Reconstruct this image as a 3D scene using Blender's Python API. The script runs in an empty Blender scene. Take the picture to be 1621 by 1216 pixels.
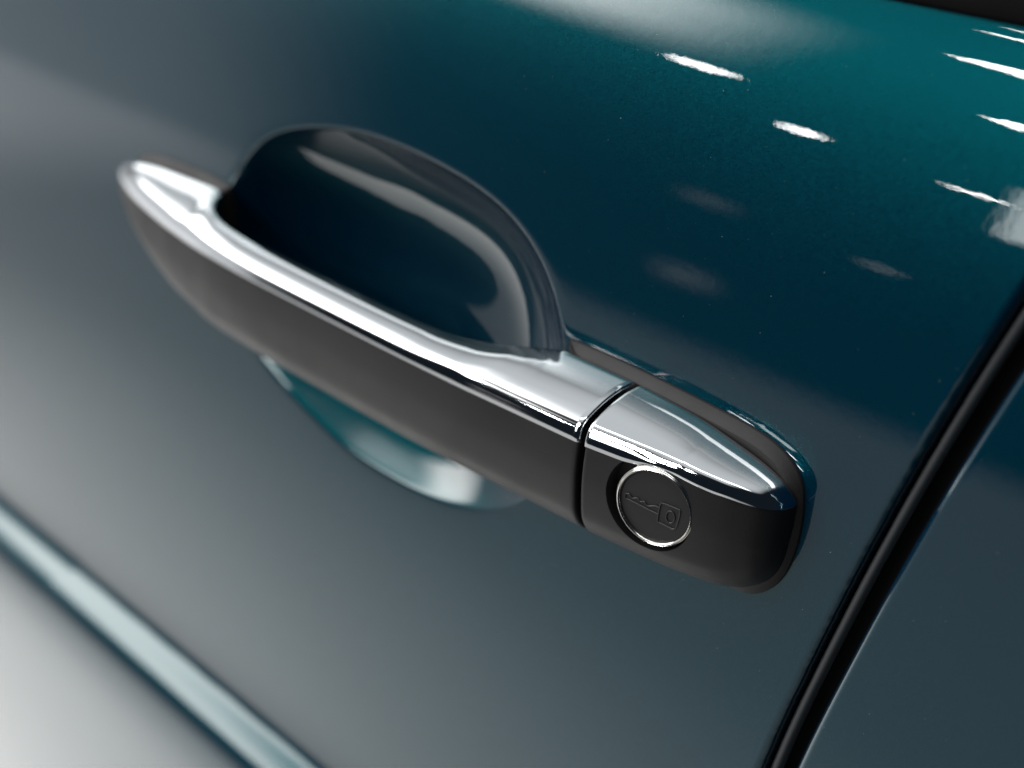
import bpy, bmesh, math
import numpy as np
from mathutils import Matrix, Vector

S = 0.00075                      # one working unit in metres (0.75 mm)
scene = bpy.context.scene

# ------------------------------------------------------------------ camera
cam_data = bpy.data.cameras.new("camera")
cam = bpy.data.objects.new("camera", cam_data)
scene.collection.objects.link(cam)
RX = (0.68161097, 0.73159554, 0.01320838)      # camera right, image down, view direction in world axes
RD = (0.33715255, -0.29799417, -0.89304403)
RF = (-0.649411, 0.61316184, -0.44977539)
CP = (219.118, -282.955, 204.318)
m = Matrix(((RX[0], -RD[0], -RF[0], CP[0] * S),
            (RX[1], -RD[1], -RF[1], CP[1] * S),
            (RX[2], -RD[2], -RF[2], CP[2] * S),
            (0, 0, 0, 1)))
cam.matrix_world = m
cam_data.sensor_width = 36.0
cam_data.lens = 2400 / 1621 * 36.0
cam_data.clip_start = 0.01
cam_data.clip_end = 100
cam_data.dof.use_dof = True
cam_data.dof.focus_distance = 395 * S
cam_data.dof.aperture_fstop = 8.5
cam_data.dof.aperture_blades = 0
scene.camera = cam

# ------------------------------------------------------------------ world, exposure
world = bpy.data.worlds.new("World")
scene.world = world
world.use_nodes = True
bg = world.node_tree.nodes["Background"]
bg.inputs[0].default_value = (0.45, 0.7, 1.0, 1)
bg.inputs[1].default_value = 0.015
scene.view_settings.view_transform = 'Standard'
scene.view_settings.look = 'None'
scene.view_settings.exposure = 0.0
scene.view_settings.gamma = 1.0
scene.cycles.max_bounces = 10
scene.cycles.sample_clamp_indirect = 8.0


# ------------------------------------------------------------------ studio lamps
def softbox(name, centre, normal, along, sx, sy, radiance, col=(1, 1, 1), fx=0.2, fy=0.2):
    """a softbox whose diffuser falls off towards its rims: fx, fy = width of the falloff as a share of the size"""
    d = bpy.data.lights.new(name, 'AREA')
    d.shape = 'RECTANGLE'
    d.size, d.size_y = sx, sy
    d.energy = radiance * sx * sy * math.pi
    d.color = col
    o = bpy.data.objects.new(name, d)
    scene.collection.objects.link(o)
    n = Vector(normal).normalized(); u = Vector(along); u = (u - n * u.dot(n)).normalized(); v = n.cross(u)
    zax = -n
    v = zax.cross(u)
    o.matrix_world = Matrix(((u.x, v.x, zax.x, centre[0]), (u.y, v.y, zax.y, centre[1]), (u.z, v.z, zax.z, centre[2]), (0, 0, 0, 1)))
    if fx or fy:
        d.use_nodes = True
        nt = d.node_tree
        em = nt.nodes["Emission"]
        g = nt.nodes.new('ShaderNodeNewGeometry')
        sub = nt.nodes.new('ShaderNodeVectorMath'); sub.operation = 'SUBTRACT'
        nt.links.new(g.outputs['Position'], sub.inputs[0]); sub.inputs[1].default_value = centre
        fac = None
        for ax, size, f in ((u, sx, fx), (v, sy, fy)):
            if not f:
                continue
            dt = nt.nodes.new('ShaderNodeVectorMath'); dt.operation = 'DOT_PRODUCT'
            nt.links.new(sub.outputs[0], dt.inputs[0]); dt.inputs[1].default_value = ax
            ab = nt.nodes.new('ShaderNodeMath'); ab.operation = 'ABSOLUTE'
            nt.links.new(dt.outputs['Value'], ab.inputs[0])
            mr = nt.nodes.new('ShaderNodeMapRange'); mr.interpolation_type = 'SMOOTHSTEP'
            mr.inputs['From Min'].default_value = size / 2 - f * size
            mr.inputs['From Max'].default_value = size / 2
            mr.inputs['To Min'].default_value = 1
            mr.inputs['To Max'].default_value = 0
            nt.links.new(ab.outputs[0], mr.inputs['Value'])
            if fac is None:
                fac = mr.outputs[0]
            else:
                mu = nt.nodes.new('ShaderNodeMath'); mu.operation = 'MULTIPLY'
                nt.links.new(fac, mu.inputs[0]); nt.links.new(mr.outputs[0], mu.inputs[1])
                fac = mu.outputs[0]
        nt.links.new(fac, em.inputs['Strength'])
    return o


# lamps standing in for the unseen pale floor: a wide sheet, and a brighter pool close to the sill
softbox("floor_bounce", (-2.6, -1.05, -0.76), (0, 0, 1), (1, 0, 0), 7.0, 3.0, 0.5, (1.0, 0.985, 0.965), 0.1, 0.15)
softbox("floor_pool", (-1.25, -0.08, -0.75), (0, 0, 1), (1, 0, 0), 3.0, 1.85, 1.5, (1.0, 0.975, 0.945), 0.42, 0.42)
# lamp standing in for an unseen pale wall at the front end of the car
softbox("wall_bounce", (-4.4, -1.65, 0.2), (1, 0, 0), (0, 1, 0), 4.4, 3.1, 0.66, (0.96, 0.98, 1.0), 0.30, 0.15)
# overhead diffuser, long softbox, and the row of small ceiling lamps
softbox("ceiling_diffuser", (-3.0, -0.65, 2.2), (0, 0, -1), (1, 0, 0), 8.5, 3.8, 0.62, (0.95, 0.99, 1.0), 0.1, 0.28)
softbox("long_softbox", (-4.2, -1.1, 2.15), (0, 0, -1), (1, 0, 0), 5.6, 2.5, 4.0, (1, 1, 1), 0.16, 0.3)
softbox("overhead_strip", (-0.3, -0.75, 2.15), (0, 0, -1), (1, 0.25, 0), 2.6, 0.28, 7.0, (1, 1, 1), 0.1, 0.1)


def toward(az, el, dist):
    a, e = math.radians(az), math.radians(el)
    return Vector((math.sin(a) * math.cos(e), -math.cos(a) * math.cos(e), math.sin(e))) * dist


def ceiling_lamp(name, az, el, dist, waz, hel, radiance, col=(1, 1, 1), f=0.0, shape='ELLIPSE', fy=None):
    p = toward(az, el, dist)
    softbox(name, p, -p, Vector((-p.y, p.x, 0)) * -1, 2 * dist * math.tan(math.radians(waz / 2)), dist * math.radians(hel), radiance, col, f, f if fy is None else fy).data.shape = shape


ceiling_lamp("ceiling_lamp", -39.6, 14.4, 7.0, 2.6, 0.55, 60)
ceiling_lamp("ceiling_lamp", -34.4, 9.6, 10.0, 1.4, 0.65, 60)
ceiling_lamp("ceiling_lamp", -18.0, 29.8, 4.0, 27.0, 2.2, 30)
ceiling_lamp("ceiling_lamp", -19.5, 36.0, 3.5, 25.0, 1.0, 25)
ceiling_lamp("ceiling_lamp", -19.5, 37.8, 3.5, 24.0, 0.7, 25)
ceiling_lamp("ceiling_lamp", -21.4, 20.3, 5.0, 14.5, 1.8, 40)
ceiling_lamp("ceiling_lamp", -27.4, 8.5, 11.0, 2.3, 0.22, 50)
ceiling_lamp("ceiling_panel", -23.5, 7.6, 9.0, 5.5, 7.6, 8, (0.93, 1, 0.99), 0.12, 'RECTANGLE')
ceiling_lamp("front_softbox", -58, 22.5, 6.0, 40, 17, 9.5, (1.0, 0.97, 0.945), 0.28, 'RECTANGLE', 0.42)
# dim lamps added to give the paint faint cloudy reflections
ceiling_lamp("far_glow", -36.5, -2.2, 8.0, 3.5, 2.2, 0.45, (1, 0.93, 0.88), 0.45, 'RECTANGLE')
ceiling_lamp("far_glow", -37.0, -9.6, 5.0, 4.0, 2.6, 0.55, (1, 0.95, 0.92), 0.45, 'RECTANGLE')
ceiling_lamp("far_glow", -29.5, -3.4, 8.0, 2.2, 0.7, 1.4, (1, 0.98, 0.96), 0.3, 'RECTANGLE')


# ------------------------------------------------------------------ materials
def new_mat(name):
    mt = bpy.data.materials.new(name)
    mt.use_nodes = True
    nt = mt.node_tree
    return mt, nt, nt.nodes["Principled BSDF"]


def node(nt, typ, **kw):
    n = nt.nodes.new(typ)
    for k, v in kw.items():
        setattr(n, k, v)
    return n


def paint():
    mt, nt, p = new_mat("teal_metallic_paint")
    p.inputs['Base Color'].default_value = (0.0005, 0.053, 0.058, 1)
    p.inputs['Metallic'].default_value = 1.0
    p2 = node(nt, 'ShaderNodeBsdfPrincipled')          # blue pigment seen away from the flake highlight
    p2.inputs['Base Color'].default_value = (0.0006, 0.017, 0.050, 1)
    p2.inputs['Roughness'].default_value = 0.6
    p2.inputs['Specular IOR Level'].default_value = 0.0
    for q in (p, p2):
        q.inputs['Coat Weight'].default_value = 1.0
        q.inputs['Coat Roughness'].default_value = 0.012
        q.inputs['Coat IOR'].default_value = 1.5
    base = node(nt, 'ShaderNodeMixShader')
    base.inputs[0].default_value = 0.45
    nt.links.new(p.outputs[0], base.inputs[1])
    nt.links.new(p2.outputs[0], base.inputs[2])
    tc = node(nt, 'ShaderNodeTexCoord')
    # aluminium flakes in the base coat: small random tilt and brightness
    vo = node(nt, 'ShaderNodeTexVoronoi')
    vo.inputs['Scale'].default_value = 7000
    nt.links.new(tc.outputs['Object'], vo.inputs['Vector'])
    mr = node(nt, 'ShaderNodeMapRange')
    mr.inputs['To Min'].default_value = 0.27
    mr.inputs['To Max'].default_value = 0.41
    sep = node(nt, 'ShaderNodeSeparateColor')
    nt.links.new(vo.outputs['Color'], sep.inputs[0])
    nt.links.new(sep.outputs[0], mr.inputs['Value'])
    nt.links.new(mr.outputs[0], p.inputs['Roughness'])
    geo = node(nt, 'ShaderNodeNewGeometry')
    ma = node(nt, 'ShaderNodeVectorMath', operation='MULTIPLY_ADD')
    ma.inputs[1].default_value = (0.16, 0.16, 0.16)
    ofs = node(nt, 'ShaderNodeVectorMath', operation='SUBTRACT')
    ofs.inputs[1].default_value = (0.5, 0.5, 0.5)
    nt.links.new(vo.outputs['Color'], ofs.inputs[0])
    nt.links.new(ofs.outputs[0], ma.inputs[0])
    nt.links.new(geo.outputs['Normal'], ma.inputs[2])
    nrm = node(nt, 'ShaderNodeVectorMath', operation='NORMALIZE')
    nt.links.new(ma.outputs[0], nrm.inputs[0])
    nt.links.new(nrm.outputs[0], p.inputs['Normal'])
    # orange peel of the lacquer
    op = node(nt, 'ShaderNodeTexNoise')
    op.inputs['Scale'].default_value = 420
    op.inputs['Detail'].default_value = 1.5
    nt.links.new(tc.outputs['Object'], op.inputs['Vector'])
    ob = node(nt, 'ShaderNodeBump')
    ob.inputs['Strength'].default_value = 0.03
    ob.inputs['Distance'].default_value = 0.0002
    nt.links.new(op.outputs['Fac'], ob.inputs['Height'])
    for q in (p, p2):
        nt.links.new(ob.outputs[0], q.inputs['Coat Normal'])
    # dust specks lying on the lacquer
    vd = node(nt, 'ShaderNodeTexVoronoi')
    vd.inputs['Scale'].default_value = 420
    vd.inputs['Randomness'].default_value = 1.0
    nz = node(nt, 'ShaderNodeTexNoise')
    nz.inputs['Scale'].default_value = 2500
    nt.links.new(tc.outputs['Object'], nz.inputs['Vector'])
    mixv = node(nt, 'ShaderNodeVectorMath', operation='MULTIPLY_ADD')
    mixv.inputs[1].default_value = (0.0005, 0.0005, 0.0005)
    nt.links.new(nz.outputs['Color'], mixv.inputs[0])
    nt.links.new(tc.outputs['Object'], mixv.inputs[2])
    nt.links.new(mixv.outputs[0], vd.inputs['Vector'])
    lt = node(nt, 'ShaderNodeMath', operation='LESS_THAN')
    lt.inputs[1].default_value = 0.026
    nt.links.new(vd.outputs['Distance'], lt.inputs[0])
    dust = node(nt, 'ShaderNodeBsdfDiffuse')
    dust.inputs['Color'].default_value = (0.75, 0.76, 0.76, 1)
    mx = node(nt, 'ShaderNodeMixShader')
    sc = node(nt, 'ShaderNodeMath', operation='MULTIPLY')
    sc.inputs[1].default_value = 0.4
    nt.links.new(lt.outputs[0], sc.inputs[0])
    nt.links.new(sc.outputs[0], mx.inputs[0])
    nt.links.new(base.outputs[0], mx.inputs[1])
    nt.links.new(dust.outputs[0], mx.inputs[2])
    nt.links.new(mx.outputs[0], nt.nodes["Material Output"].inputs['Surface'])
    return mt


def plastic(name, col, rough, bump, scale, spec=0.5):
    mt, nt, p = new_mat(name)
    p.inputs['Base Color'].default_value = (*col, 1)
    p.inputs['Roughness'].default_value = rough
    p.inputs['Specular IOR Level'].default_value = spec
    tc = node(nt, 'ShaderNodeTexCoord')
    nz = node(nt, 'ShaderNodeTexNoise')
    nz.inputs['Scale'].default_value = scale
    nz.inputs['Detail'].default_value = 3
    nt.links.new(tc.outputs['Object'], nz.inputs['Vector'])
    b = node(nt, 'ShaderNodeBump')
    b.inputs['Strength'].default_value = bump
    b.inputs['Distance'].default_value = 0.0001
    nt.links.new(nz.outputs['Fac'], b.inputs['Height'])
    nt.links.new(b.outputs[0], p.inputs['Normal'])
    # handling wear: faint uneven gloss
    n2 = node(nt, 'ShaderNodeTexNoise')
    n2.inputs['Scale'].default_value = 60
    n2.inputs['Detail'].default_value = 4
    nt.links.new(tc.outputs['Object'], n2.inputs['Vector'])
    mr = node(nt, 'ShaderNodeMapRange')
    mr.inputs['From Min'].default_value = 0.3
    mr.inputs['From Max'].default_value = 0.7
    mr.inputs['To Min'].default_value = rough - 0.05
    mr.inputs['To Max'].default_value = rough + 0.06
    nt.links.new(n2.outputs['Fac'], mr.inputs['Value'])
    nt.links.new(mr.outputs[0], p.inputs['Roughness'])
    return mt


def metal(name, col, rough):
    mt, nt, p = new_mat(name)
    p.inputs['Base Color'].default_value = (*col, 1)
    p.inputs['Metallic'].default_value = 1
    tc = node(nt, 'ShaderNodeTexCoord')
    nz = node(nt, 'ShaderNodeTexNoise')
    nz.inputs['Scale'].default_value = 180
    nz.inputs['Detail'].default_value = 5
    nt.links.new(tc.outputs['Object'], nz.inputs['Vector'])
    mr = node(nt, 'ShaderNodeMapRange')
    mr.inputs['To Min'].default_value = rough * 0.6
    mr.inputs['To Max'].default_value = rough * 1.4
    nt.links.new(nz.outputs['Fac'], mr.inputs['Value'])
    nt.links.new(mr.outputs[0], p.inputs['Roughness'])
    return mt


PAINT = paint()
CHROME = metal("polished_chrome", (0.80, 0.82, 0.84), 0.05)
STEEL = metal("brushed_steel", (0.72, 0.70, 0.66), 0.16)
BLACK = plastic("satin_black_plastic", (0.008, 0.008, 0.0088), 0.46, 0.3, 2600, 0.42)
FACE = plastic("matt_black_lock_face", (0.012, 0.012, 0.013), 0.5, 0.12, 4000)
EMBOSS = plastic("black_emboss_lit_edges", (0.032, 0.032, 0.034), 0.34, 0.05, 4000)  # base lighter than the face, imitating the lit edges of the relief
RUBBER = plastic("black_rubber", (0.013, 0.0122, 0.0122), 0.55, 0.35, 2200, 0.38)
FELT = plastic("black_window_felt", (0.003, 0.003, 0.0035), 0.7, 0.2, 900, 0.05)
SEAL_SHEEN = plastic("seal_painted_sheen", (0.085, 0.09, 0.095), 0.3, 0.1, 900)  # grey colour stands in for the reflection on the painted hem flange
DARK = plastic("dark_shut_line", (0.004, 0.004, 0.005), 0.5, 0.1, 900)


# ------------------------------------------------------------------ helpers
def pchip(xs, ys):
    """monotone cubic interpolation"""
    xs = np.asarray(xs, float); ys = np.asarray(ys, float)
    if xs[0] > xs[-1]:
        xs, ys = xs[::-1], ys[::-1]
    h = np.diff(xs); d = np.diff(ys) / h
    mm = np.zeros_like(xs)
    mm[0], mm[-1] = d[0], d[-1]
    for i in range(1, len(xs) - 1):
        if d[i - 1] * d[i] > 0:
            w1 = 2 * h[i] + h[i - 1]; w2 = h[i] + 2 * h[i - 1]
            mm[i] = (w1 + w2) / (w1 / d[i - 1] + w2 / d[i])

    def fn(x):
        x = np.clip(np.asarray(x, float), xs[0], xs[-1])
        i = np.clip(np.searchsorted(xs, x) - 1, 0, len(h) - 1)
        t = (x - xs[i]) / h[i]
        return ((1 + 2 * t) * (1 - t) ** 2 * ys[i] + t * (1 - t) ** 2 * h[i] * mm[i]
                + t * t * (3 - 2 * t) * ys[i + 1] + t * t * (t - 1) * h[i] * mm[i + 1])
    return fn


def resample(pts, n):
    """n points spaced evenly along a Catmull-Rom curve through pts (open)"""
    P = np.asarray(pts, float)
    E = np.vstack([2 * P[0] - P[1], P, 2 * P[-1] - P[-2]])
    out = []
    for i in range(1, len(E) - 2):
        for t in np.linspace(0, 1, 24, endpoint=False):
            a, b, c, d = E[i - 1], E[i], E[i + 1], E[i + 2]
            out.append(0.5 * (2 * b + (c - a) * t + (2 * a - 5 * b + 4 * c - d) * t * t + (3 * b - a - 3 * c + d) * t ** 3))
    out.append(P[-1])
    out = np.array(out)
    s = np.r_[0, np.cumsum(np.linalg.norm(np.diff(out, axis=0), axis=1))]
    q = np.linspace(0, s[-1], n)
    return np.stack([np.interp(q, s, out[:, k]) for k in range(out.shape[1])], 1)


def make(name, verts, faces, mat, parent=None, smooth=True, label=None):
    me = bpy.data.meshes.new(name)
    me.from_pydata([tuple(v) for v in np.asarray(verts) * S], [], [tuple(f) for f in faces])
    me.materials.append(mat)
    if smooth:
        me.polygons.foreach_set("use_smooth", [True] * len(me.polygons))
    me.update()
    o = bpy.data.objects.new(name, me)
    scene.collection.objects.link(o)
    if parent is not None:
        o.parent = parent
    if label:
        o['label'] = label
    return o


def fix_normals(o):
    bm = bmesh.new(); bm.from_mesh(o.data)
    bmesh.ops.recalc_face_normals(bm, faces=bm.faces)
    bm.to_mesh(o.data); bm.free()


def sharp(o, deg=35):
    o.data.set_sharp_from_angle(angle=math.radians(deg))


def grid_faces(nu, nv, wrap_v=False, off=0):
    i = np.arange(nu - 1)[:, None]
    j = np.arange(nv if wrap_v else nv - 1)[None, :]
    a = i * nv + j
    b = i * nv + (j + 1) % nv
    c = (i + 1) * nv + (j + 1) % nv
    d = (i + 1) * nv + j
    return (np.stack(np.broadcast_arrays(a, b, c, d), -1).reshape(-1, 4) + off).tolist()


def loft(sections, closed=True, caps=True):
    """sections: list of (n,3) arrays"""
    n = len(sections[0])
    V = np.vstack(sections)
    F = grid_faces(len(sections), n, wrap_v=closed)
    if caps:
        F.append(list(range(n)))
        F.append(list(range((len(sections) - 1) * n, len(sections) * n)))
    return V, F


# ------------------------------------------------------------------ body shape
# tilt of the bodyside (degrees, + faces upward) against height, then integrated to y (inward +)
TILT = pchip([-720, -420, -300, -275, -255, -240, -228, -223.5, -220.3, -217.8, -212.3, -210.3, -208.3, -205.5, -195, -185, -100, -30, 20, 60, 95, 120, 140, 165, 200, 240],
             [-7, -3, -0.5, 0, 1.5, 5, 10, 23, 42, 48, 49, 40, 11, 4.5, 3, 2.5, 2.5, 3.5, 5.5, 9, 16, 25, 36, 52, 66, 72])
_zz = np.linspace(-700, 240, 9401)
_yy = np.r_[0, np.cumsum(np.tan(np.radians(TILT(0.5 * (_zz[1:] + _zz[:-1])))) * np.diff(_zz))]
_yy -= np.interp(0, _zz, _yy)


def body(x, z):
    return np.interp(z, _zz, _yy)


SEAM = pchip([-700, -300, -78.4, -25, 16.7, 47.7, 75.5, 160, 240], [-70, -10, 28.2, 41.8, 53.8, 63.6, 73, 102, 131])   # rear edge of the front door


def seam_gap(z):
    return np.interp(z, [-100, 80], [9.0, 9.8])


# recess outline round its centre
RC = np.array([-145.0, -1.0])
_rim = np.array([(-164.5, 53.9), (-130.0, 54.4), (-102.8, 52.0), (-84.9, 46.4), (-72.9, 38.2), (-65.5, 27.5), (-60.5, 17), (-58.5, 0), (-62, -22),
                 (-70.8, -38.0), (-79.7, -45.1), (-92.7, -51.8), (-107.5, -55.8), (-131.7, -58.4), (-157.7, -57.4), (-185.4, -51.5), (-207.4, -43.7),
                 (-222.4, -36), (-232, -20), (-236, 0), (-234, 18), (-228.8, 26.8), (-219.2, 35.6), (-209.0, 43.0), (-194.6, 48.9)]) - RC
_ra = np.arctan2(_rim[:, 1], _rim[:, 0]); _rr = np.hypot(_rim[:, 0], _rim[:, 1])
_o = np.argsort(_ra); _ra, _rr = _ra[_o], _rr[_o]
_ag = np.linspace(-np.pi, np.pi, 721)
_rg = np.interp(_ag, np.r_[_ra[-3:] - 2 * np.pi, _ra, _ra[:3] + 2 * np.pi], np.r_[_rr[-3:], _rr, _rr[:3]])[:-1]
# low-pass the outline so that it runs as one smooth oval
_ft = np.fft.rfft(_rg); _ft[9:] = 0
_rg = np.fft.irfft(_ft, 720)


def rim_r(a):
    return np.interp(np.mod(a + np.pi, 2 * np.pi), np.linspace(0, 2 * np.pi, 721), np.r_[_rg, _rg[0]])


BOWL_D = 29.0


def bowl(q, dist, sn):
    """depth: q = r/rim, dist = rim - r (positive inside), sn = sine of the direction (the lower wall slopes more evenly)"""
    w = np.clip((-sn - 0.2) / 0.6, 0, 1); w = w * w * (3 - 2 * w)
    p = 2.9 - 0.75 * w
    ext = np.where(q < 1, BOWL_D * (1 - np.clip(q, 0, 1) ** p), BOWL_D * p / 62.0 * dist)
    k = 0.9
    return 0.5 * (ext + np.sqrt(ext ** 2 + k * k)) * np.where(q < 1, 1, np.exp(-np.clip(-dist, 0, 99) / 12))


car = bpy.data.objects.new("car", None)
scene.collection.objects.link(car)
car.location = (0, 0, 0)
car['label'] = "dark teal metallic car flank with chrome topped black door handle over an oval finger recess"
car['category'] = "car"


def front_door():
    M = 1080
    ang = np.linspace(-np.pi, np.pi, M, endpoint=False)
    ca, sa = np.cos(ang), np.sin(ang)
    rim = rim_r(ang)
    # outer boundary
    R = np.full(M, 1e9)
    with np.errstate(divide='ignore', invalid='ignore'):
        for lim, c, o in ((-900, ca, RC[0]), ):
            t = (lim - o) / c; R = np.where(t > 0, np.minimum(R, t), R)
        t = (-690 - RC[1]) / sa; R = np.where((t > 0), np.minimum(R, t), R)
        t = (215 - RC[1]) / sa; R = np.where((t > 0), np.minimum(R, t), R)
    tt = np.linspace(60, 1200, 6000)
    isseam = np.zeros(M, bool)
    for k in range(M):
        xx = RC[0] + tt * ca[k]; zz = RC[1] + tt * sa[k]
        hit = np.nonzero(xx > SEAM(zz) - 2.2)[0]
        if len(hit):
            i = hit[0]
            if tt[i] < R[k]:
                R[k] = tt[i]; isseam[k] = True
    rings, ys = [], []
    qs = np.r_[np.linspace(0.004, 0.6, 26), np.linspace(0.62, 0.9, 28), np.linspace(0.905, 1.0, 28)]
    P = []
    for q in qs:
        r = q * rim
        x = RC[0] + r * ca; z = RC[1] + r * sa
        P.append(np.stack([x, body(x, z) + bowl(np.full(M, q), rim - r, sa), z], 1))
    ts = np.r_[np.linspace(0, 1, 30)[1:] * 0.03, np.linspace(0.03, 1, 390)[1:]]
    for t in ts:
        # first follow the rim, then blend to the outer edge
        r = rim + (R - rim) * t
        x = RC[0] + r * ca; z = RC[1] + r * sa
        P.append(np.stack([x, body(x, z) + bowl(r / rim, rim - r, sa), z], 1))
    # hemmed edge
    x0, y0, z0 = P[-1].T
    dz = 0.5
    tx = (SEAM(z0 + dz) - SEAM(z0 - dz)) / (2 * dz)
    nx = 1 / np.hypot(1, tx); nz = -tx * nx
    ox = np.where(isseam, nx, ca); oz = np.where(isseam, nz, sa)
    rr = 2.2
    for a in np.linspace(0, np.pi / 2, 8)[1:]:
        P.append(np.stack([x0 + ox * rr * np.sin(a), y0 + rr * (1 - np.cos(a)), z0 + oz * rr * np.sin(a)], 1))
    e = P[-1].copy()
    for d in (2, 5, 9, 14):
        q = e.copy(); q[:, 1] += d
        P.append(q)
    V = np.vstack(P)
    F = grid_faces(len(P), M, wrap_v=True)
    c = len(V)
    V = np.vstack([V, [[RC[0], body(RC[0], RC[1]) + BOWL_D, RC[1]]]])
    F += [(c, (j + 1) % M, j) for j in range(M)]
    o = make("front_door", V, F, PAINT, car, label="dark teal metallic door with an oval finger recess behind the handle")
    fix_normals(o)
    return o


front_door()


def rear_door():
    zs = np.r_[np.linspace(-420, -130, 60), np.linspace(-128, 215, 240)]
    P = []
    rr = 3.0
    for z in zs:
        x0 = float(SEAM(z) + seam_gap(z))
        row = []
        yb = float(body(0, z))
        for d in (16, 10, 5, 2):
            row.append((x0, yb + rr + d - 2, z))
        for a in np.linspace(np.pi / 2, 0, 9):
            row.append((x0 + rr - rr * np.sin(a), yb + rr - rr * np.cos(a), z))
        for d in np.r_[np.linspace(1, 20, 10), np.linspace(24, 320, 40)]:
            row.append((x0 + rr + d, yb, z))
        P.append(row)
    V = np.array(P).reshape(-1, 3)
    F = grid_faces(len(zs), len(P[0]))
    o = make("rear_door", V, F, PAINT, car, label="dark teal rear panel beyond the slanted shut line")
    fix_normals(o)


rear_door()


def shut_line():
    # dark door jamb behind the gap, and a seal along it, greyed to imitate the hem flange's reflection
    zs = np.linspace(-420, 215, 120)
    V = []
    for z in zs:
        x = float(SEAM(z)); y = float(body(0, z)) + 15
        V += [(x - 14, y, z), (x + 28, y, z), (x + 28, y + 4, z), (x - 14, y + 4, z)]
    o = make("door_jamb", V, grid_faces(len(zs), 4, True), DARK, car)
    fix_normals(o)
    sec = []
    for z in zs:
        x = float(SEAM(z)) + 1.9; y = float(body(0, z)) + 6.5
        a = np.linspace(0, 2 * np.pi, 16, endpoint=False)
        sec.append(np.stack([x + 1.5 * np.cos(a), y + 2.6 * np.sin(a), np.full(16, z)], 1))
    V, F = loft(sec)
    o = make("seal_with_sheen", V, F, SEAL_SHEEN, car)
    fix_normals(o)


shut_line()


def window_seal():
    # soft black seal that covers the top of the door skin
    sec = []
    for x in np.linspace(-420, 400, 60):
        zb = 126.3
        prof = [(zb + 40, -2), (zb + 12, -2.2), (zb + 5, -2.6), (zb + 1.5, -2.2), (zb + 0.2, -1.0), (zb, 0.4), (zb + 1, 2.5), (zb + 40, 4)]
        sec.append(np.array([(x, float(body(x, z)) + d, z) for z, d in prof]))
    V, F = loft(sec)
    o = make("window_seal", V, F, FELT, car)
    fix_normals(o)


window_seal()

# ------------------------------------------------------------------ handle: gaskets


def gasket(name, outline, label):
    P = resample(list(outline), 140)
    c = P.mean(0)
    T = np.roll(P, -1, 0) - np.roll(P, 1, 0)
    N = np.stack([T[:, 1], -T[:, 0]], 1); N /= np.linalg.norm(N, axis=1)[:, None] + 1e-9
    if np.mean(np.sum(N * (P - c), 1)) < 0:
        N = -N
    for _ in range(4):
        N = (N + np.roll(N, 1, 0) + np.roll(N, -1, 0)); N /= np.linalg.norm(N, axis=1)[:, None]
    sec = []
    for off, dy in ((0, 2.5), (0, -0.5), (-0.15, -0.85), (-2.7, -2.6), (-3.0, -2.75), (-4.4, -2.6)):
        Q = P + N * off
        sec.append(np.stack([Q[:, 0], body(Q[:, 0], Q[:, 1]) + dy, Q[:, 1]], 1))
    V, F = loft(sec)
    o = make(name, V, F, RUBBER, car, label=label)
    fix_normals(o); sharp(o, 60)
    return o


gasket("handle_gasket", [(-57.5, 19.6), (-45, 19.8), (-30, 19.7), (-10, 19.0), (4.6, 18.2), (13, 17.3), (18.5, 15.9), (23.6, 13.2), (27.4, 9.0),
                         (28.9, 3), (29.2, -3), (28.8, -9), (27.5, -15.5), (25.2, -21), (21.9, -25.4), (17.8, -28.4), (13, -29.8), (4, -30), (-10, -29), (-30, -28), (-44, -26),
                         (-53, -22), (-55, -10), (-55, 5), (-57.5, 19.6)], "black rubber gasket around the lock cover")
gasket("handle_gasket", [(-232, 19.6), (-233, 5), (-234, -10), (-236, -20), (-243, -22), (-255, -20), (-270, -16), (-282, -9), (-291, -1), (-296, 6), (-297, 10),
                         (-295.5, 14), (-291, 17), (-280, 19), (-262, 20.2), (-245, 20.4), (-232, 19.6)], "black rubber gasket under the far end of the handle")

# ------------------------------------------------------------------ handle: grip and lock cover
# chrome section: an upright lip, a steep shoulder, then the top running in to the door
LIP = [(0, 0), (0, 0.45), (0.02, 0.9), (0.10, 1.4), (0.38, 2.5), (0.78, 3.6), (1.22, 4.5)]
TOP_R = [0.06, 0.15, 0.30, 0.50, 0.72, 0.90, 1.0]
TOP_S = [0.20, 0.36, 0.57, 0.79, 0.95, 1.0, 1.0]


def chrome_section(x, yc, zc, yb, zt, shrink=0.0, rise=0.0):
    D = yb - yc; H = zt - zc
    k = min(1.0, H / 8.5 if D < 18 else H / 7.0); kd = min(1.0, D / 9.0)
    pts = [(yc + dy * kd, zc + dz * k + rise * max(0.0, 1 - dz / 4.5)) for dy, dz in LIP]
    y0, z0 = pts[-1]
    rb = min(1.6, 0.2 * D)
    for r, q in zip(TOP_R, TOP_S):
        pts.append((y0 + (yb - rb - y0) * r, z0 + (zt - z0) * q))
    for a in (30, 60, 90):
        pts.append((yb - rb + rb * math.sin(math.radians(a)), zt - rb + rb * math.cos(math.radians(a))))
    pts.append((yb, zc + 0.25 * H))
    pts = resample(pts, 72)
    if shrink:
        c = np.array([yb, zc])
        v = c - pts; l = np.linalg.norm(v, axis=1)[:, None] + 1e-9
        pts = pts + v / l * np.minimum(shrink, l * 0.6)
    # underside, so that the trim is a solid
    k = min(1.0, D / 6)
    lo = np.array([(yb - 0.3 * k, zc + 0.15 * H), (yc + D * 0.55, zc + 0.12 * H), (yc + min(2.2, 0.3 * D), zc + 0.08 * H), (yc + min(1.0, .15 * D), zc - 0.3 * k)])
    pts = np.vstack([pts, lo])
    return np.stack([np.full(len(pts), x), pts[:, 0], pts[:, 1]], 1)


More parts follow.
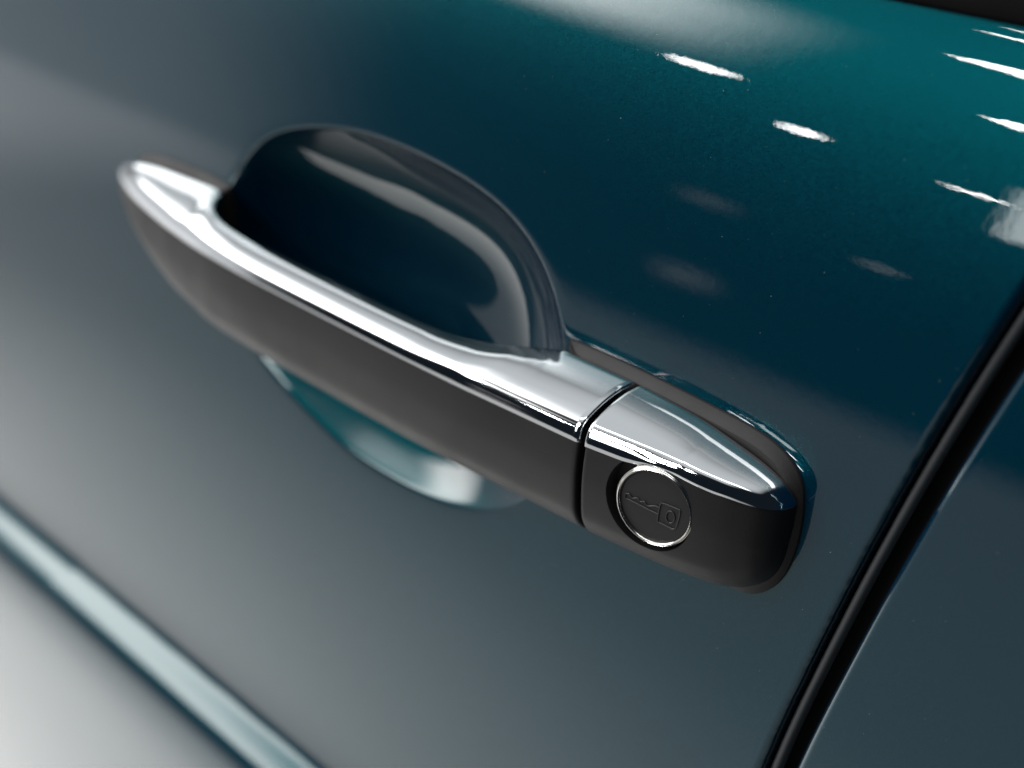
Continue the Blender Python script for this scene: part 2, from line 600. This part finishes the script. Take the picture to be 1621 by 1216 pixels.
def black_section(x, yc, zc, yb, zt, zb, shrink=0.0):
    D = yb - yc; H = zt - zc
    k = min(1.0, D / 16)
    h = zc - zb
    kz = min(1.0, h / 24)
    front = np.array([(yc + 0.9 * k, zc + 0.6 * k), (yc + 0.35 * k, zc - 1.5 * kz), (yc - 0.25 * k, zc - 6 * kz), (yc - 0.6 * k, zc - 12 * kz), (yc - 0.3 * k, zb + 11 * kz),
                      (yc + 0.5 * k, zb + 7.5 * kz), (yc + 2.2 * k, zb + 4.4 * kz), (yc + 5.0 * k, zb + 1.9 * kz), (yc + 9 * k, zb + 0.5 * kz), (yc + 0.8 * D, zb)])
    pts = resample(front, 72)
    if shrink:
        c = np.array([yb, 0.5 * (zc + zb)])
        v = c - pts; l = np.linalg.norm(v, axis=1)[:, None] + 1e-9
        pts = pts + v / l * np.minimum(shrink, l * 0.6)
    back = np.array([(yb - 0.3, zb + 0.8 * kz), (yb, zb + 2.5 * kz), (yb, 0.5 * (zb + zc)), (yb - 0.1, zc + 0.3 * H), (0.5 * (yb + yc), zc + 0.22 * H), (yc + min(2.4, 0.3 * D), zc + 0.10 * H)])
    pts = np.vstack([pts, back])
    return np.stack([np.full(len(pts), x), pts[:, 0], pts[:, 1]], 1)


# --- grip: plan curve and heights
Yc = pchip([-305, -304.3, -303, -299, -285, -258, -235, -205, -175, -154, -112, -79, -56, -28.5],
           [-1.8, -3.2, -4.8, -7.0, -12, -18.3, -22.3, -25.5, -26.5, -26.5, -26.6, -26.2, -25.2, -23.9])
Zc = pchip([-305, -300, -285, -255, -28], [7.5, 7.0, 6.6, 6.6, 6.4])
Zt = pchip([-305, -303.5, -300, -295, -285, -262, -235, -224, -212, -195, -140, -100, -80, -67, -55, -28], [8.3, 10, 12.4, 14, 15.7, 17.4, 18.4, 16.8, 14.7, 13.8, 13.4, 13.6, 14.9, 16.6, 17.6, 17.7])
Zb = pchip([-305, -304, -300, -292, -282, -268, -250, -230, -200, -100, -28], [6.7, 3.5, -1.5, -7, -12.5, -18, -22, -24, -24.8, -25.2, -25])
Yb = pchip([-305, -238, -234, -231, -228.5, -226, -222.5, -217, -208, -170, -112, -94, -80, -69, -61.5, -57, -54, -28],
           [-1.2, -1.2, -1.7, -3.6, -6.4, -9.2, -11.6, -13.3, -14.2, -14.6, -14.3, -13.3, -11.0, -7.6, -4.0, -2.0, -1.5, -1.5])


def handle():
    xs = np.r_[-305 + 6 * (np.linspace(0, 1, 14) ** 2), np.linspace(-298, -240, 40), np.linspace(-239, -205, 70), np.linspace(-203, -100, 70), np.linspace(-99, -50, 70), np.linspace(-49, -30.0, 18)]
    ends = [(-29.6, 0.12), (-29.3, 0.35), (-29.05, 0.9), (-29.0, 1.6)]
    cs, bs = [], []
    for x, sh in [(x, 0) for x in xs] + ends:
        a = (float(Yc(x)), float(Zc(x)), float(Yb(x)), float(Zt(x)))
        cs.append(chrome_section(x, *a, shrink=sh))
        bs.append(black_section(x, *a, float(Zb(x)), shrink=sh))
    V, F = loft(bs)
    h = make("door_handle", V, F, BLACK, car, label="satin black pull grip with a polished chrome top")
    fix_normals(h); sharp(h, 50)
    V, F = loft(cs)
    c = make("chrome_trim", V, F, CHROME, h, label="polished chrome strip along the top of the grip")
    fix_normals(c); sharp(c, 50)
    return h


handle()

YcL = pchip([-27, -16.4, 5, 14, 20, 23.2, 25.4, 26.7, 27.4, 27.7], [-24.0, -22.6, -19.2, -16.7, -14.0, -12.0, -9.6, -7.2, -4.6, -2.6])
ZcL = pchip([-27, -17, 5, 15, 20, 24, 26.5, 27.7], [6.4, 6.5, 6.7, 6.3, 5.5, 4.7, 3.9, 3.4])
RISE = pchip([-27, -15, -11, -7, -3, 1, 5, 9, 14, 27.7], [0, 0, 0.4, 1.3, 1.75, 1.7, 1.1, 0.4, 0, 0])
ZtL = pchip([-27, -6, 8, 17, 21, 23.8, 25.6, 26.8, 27.5, 27.7], [17.7, 16.2, 13.8, 11.7, 10.3, 9.0, 7.6, 6.0, 4.7, 4.0])
ZbL = pchip([-27, 0, 12, 18, 22, 25, 26.8, 27.7], [-25, -25.6, -25.4, -24.2, -21.8, -17.5, -11.5, -3])

# lock axis: face normal turned toward the rear of the car
LA = math.radians(14.0)
LN = np.array([math.sin(LA), -math.cos(LA) * math.cos(math.radians(1)), math.sin(math.radians(1)) * math.cos(LA)]); LN /= np.linalg.norm(LN)
LU = np.array([math.cos(LA), math.sin(LA), 0.0])
LV = np.cross(LU, LN); LV = LV if LV[2] > 0 else -LV
LC = np.array([-3.2, -20.2, -3.0]) + 1.3 * LN


def disc_pts(c, r, n, h):
    a = np.linspace(0, 2 * np.pi, n, endpoint=False)
    return c + LN * h + r * (np.cos(a)[:, None] * LU + np.sin(a)[:, None] * LV)


def lock_cover():
    xs = np.r_[np.linspace(-26.2, 18, 60), np.linspace(18.4, 27.2, 40), 27.45, 27.6, 27.7]
    starts = [(-27.0, 1.6), (-26.95, 0.9), (-26.7, 0.35), (-26.45, 0.12)]
    cs, bs = [], []
    for x, sh in starts + [(x, 0) for x in xs]:
        a = (float(YcL(x)), float(ZcL(x)), -1.5, float(ZtL(x)))
        rise = float(RISE(x))
        cs.append(chrome_section(x, *a, shrink=sh, rise=rise))
        bs.append(black_section(x, a[0], a[1] + rise, a[2], a[3], float(ZbL(x)), shrink=sh))
    V, F = loft(bs)
    h = make("lock_cover", V, F, BLACK, car, label="satin black lock cover with chrome top and round key cylinder")
    fix_normals(h)
    # bore for the lock cylinder
    cc = LC - 2.3 * LU - 0.5 * LV
    V, F = loft([disc_pts(cc, r, 96, hh) for r, hh in ((13.0, -7.5), (13.1, -3.2), (13.6, 0.5), (14.6, 9))])
    cut = make("bore", V, F, BLACK)
    fix_normals(cut)
    md = h.modifiers.new("bore", 'BOOLEAN')
    md.object = cut; md.operation = 'DIFFERENCE'; md.solver = 'EXACT'
    dg = bpy.context.evaluated_depsgraph_get()
    me = bpy.data.meshes.new_from_object(h.evaluated_get(dg))
    h.modifiers.clear()
    h.data = me
    bpy.data.objects.remove(cut)
    sharp(h, 32)
    V, F = loft(cs)
    c = make("chrome_cap", V, F, CHROME, h, label="polished chrome top of the lock cover")
    fix_normals(c); sharp(c, 50)
    # cylinder face
    V, F = loft([disc_pts(LC, r, 96, hh) for r, hh in ((10.6, -8), (10.6, -0.9), (10.2, -0.55), (9.9, -0.5), (5, -0.5))])
    f = make("lock_cylinder", V, F, FACE, h, label="round black lock face with an embossed key symbol")
    fix_normals(f); sharp(f, 40)
    # steel ring: torus-like bead with a fine outer step
    prof = [(10.35, -0.9), (10.32, -0.2), (10.5, 0.2), (10.8, 0.4), (11.05, 0.28), (11.18, 0.0), (11.25, -0.1), (11.38, -0.02), (11.52, -0.15), (11.6, -0.6), (11.6, -6), (10.4, -6)]
    sec = [disc_pts(LC, r, 128, hh) for r, hh in prof]
    V = np.vstack(sec)
    F = grid_faces(len(sec), 128, True)
    F += [[(len(sec) - 1) * 128 + j, (len(sec) - 1) * 128 + (j + 1) % 128, (j + 1) % 128, j] for j in range(128)]
    r = make("lock_ring", V, F, STEEL, h, label="bright steel ring around the lock face")
    fix_normals(r); sharp(r, 50)
    # key symbol, in disc coordinates
    K = []
    K.append([KEYP(p) for p in ((340, 545), (375, 550), (395, 575), (415, 600), (460, 595), (500, 635), (540, 635), (575, 680), (655, 680), (695, 700))])
    K.append([KEYP(p) for p in ((340, 548), (333, 570), (340, 595), (450, 650), (560, 707), (684, 768))])
    K.append([KEYP(p) for p in ((735, 650), (820, 682), (905, 718), (922, 735), (915, 790), (890, 880), (865, 925), (845, 928), (760, 888), (690, 852), (682, 835), (692, 760), (712, 665), (722, 650), (735, 650))])
    K.append([KEYP((818 + 45 * math.cos(t) - 4 * math.sin(t), 800 + 12 * math.cos(t) + 63 * math.sin(t))) for t in np.linspace(0, 2 * math.pi, 25)])
    V, F = [], []
    for line in K:
        L = np.array(line)
        L = resample(L, max(12, len(L) * 3))
        T = np.gradient(L, axis=0); T /= np.linalg.norm(T, axis=1)[:, None] + 1e-9
        N = np.stack([-T[:, 1], T[:, 0]], 1)
        off = len(V)
        w = 0.2
        for p, n in zip(L, N):
            for a, hh in ((w, -0.6), (w * 0.8, -0.25), (0, -0.18), (-w * 0.8, -0.25), (-w, -0.6)):
                q = p + n * a
                V.append(LC + LU * q[0] + LV * q[1] + LN * hh)
        F += grid_faces(len(L), 5, False, off)
    k = make("key_symbol", V, F, EMBOSS, h, label="embossed outline of a key")
    fix_normals(k)


RXM = np.array([RX, RD, RF]); CPV = np.array(CP)


def KEYP(p):
    """drawing of the key symbol, measured on the photograph, laid onto the plane of the lock face"""
    px, py = p[0] / 6.755 + 940, p[1] / 6.755 + 700
    d = RXM.T @ np.array([px - 810, py - 608, 2400.0])
    o = LC - 0.5 * LN
    t = ((o - CPV) @ LN) / (d @ LN)
    q = CPV + d * t - LC
    return (float(q @ LU), float(q @ LV))


lock_cover()
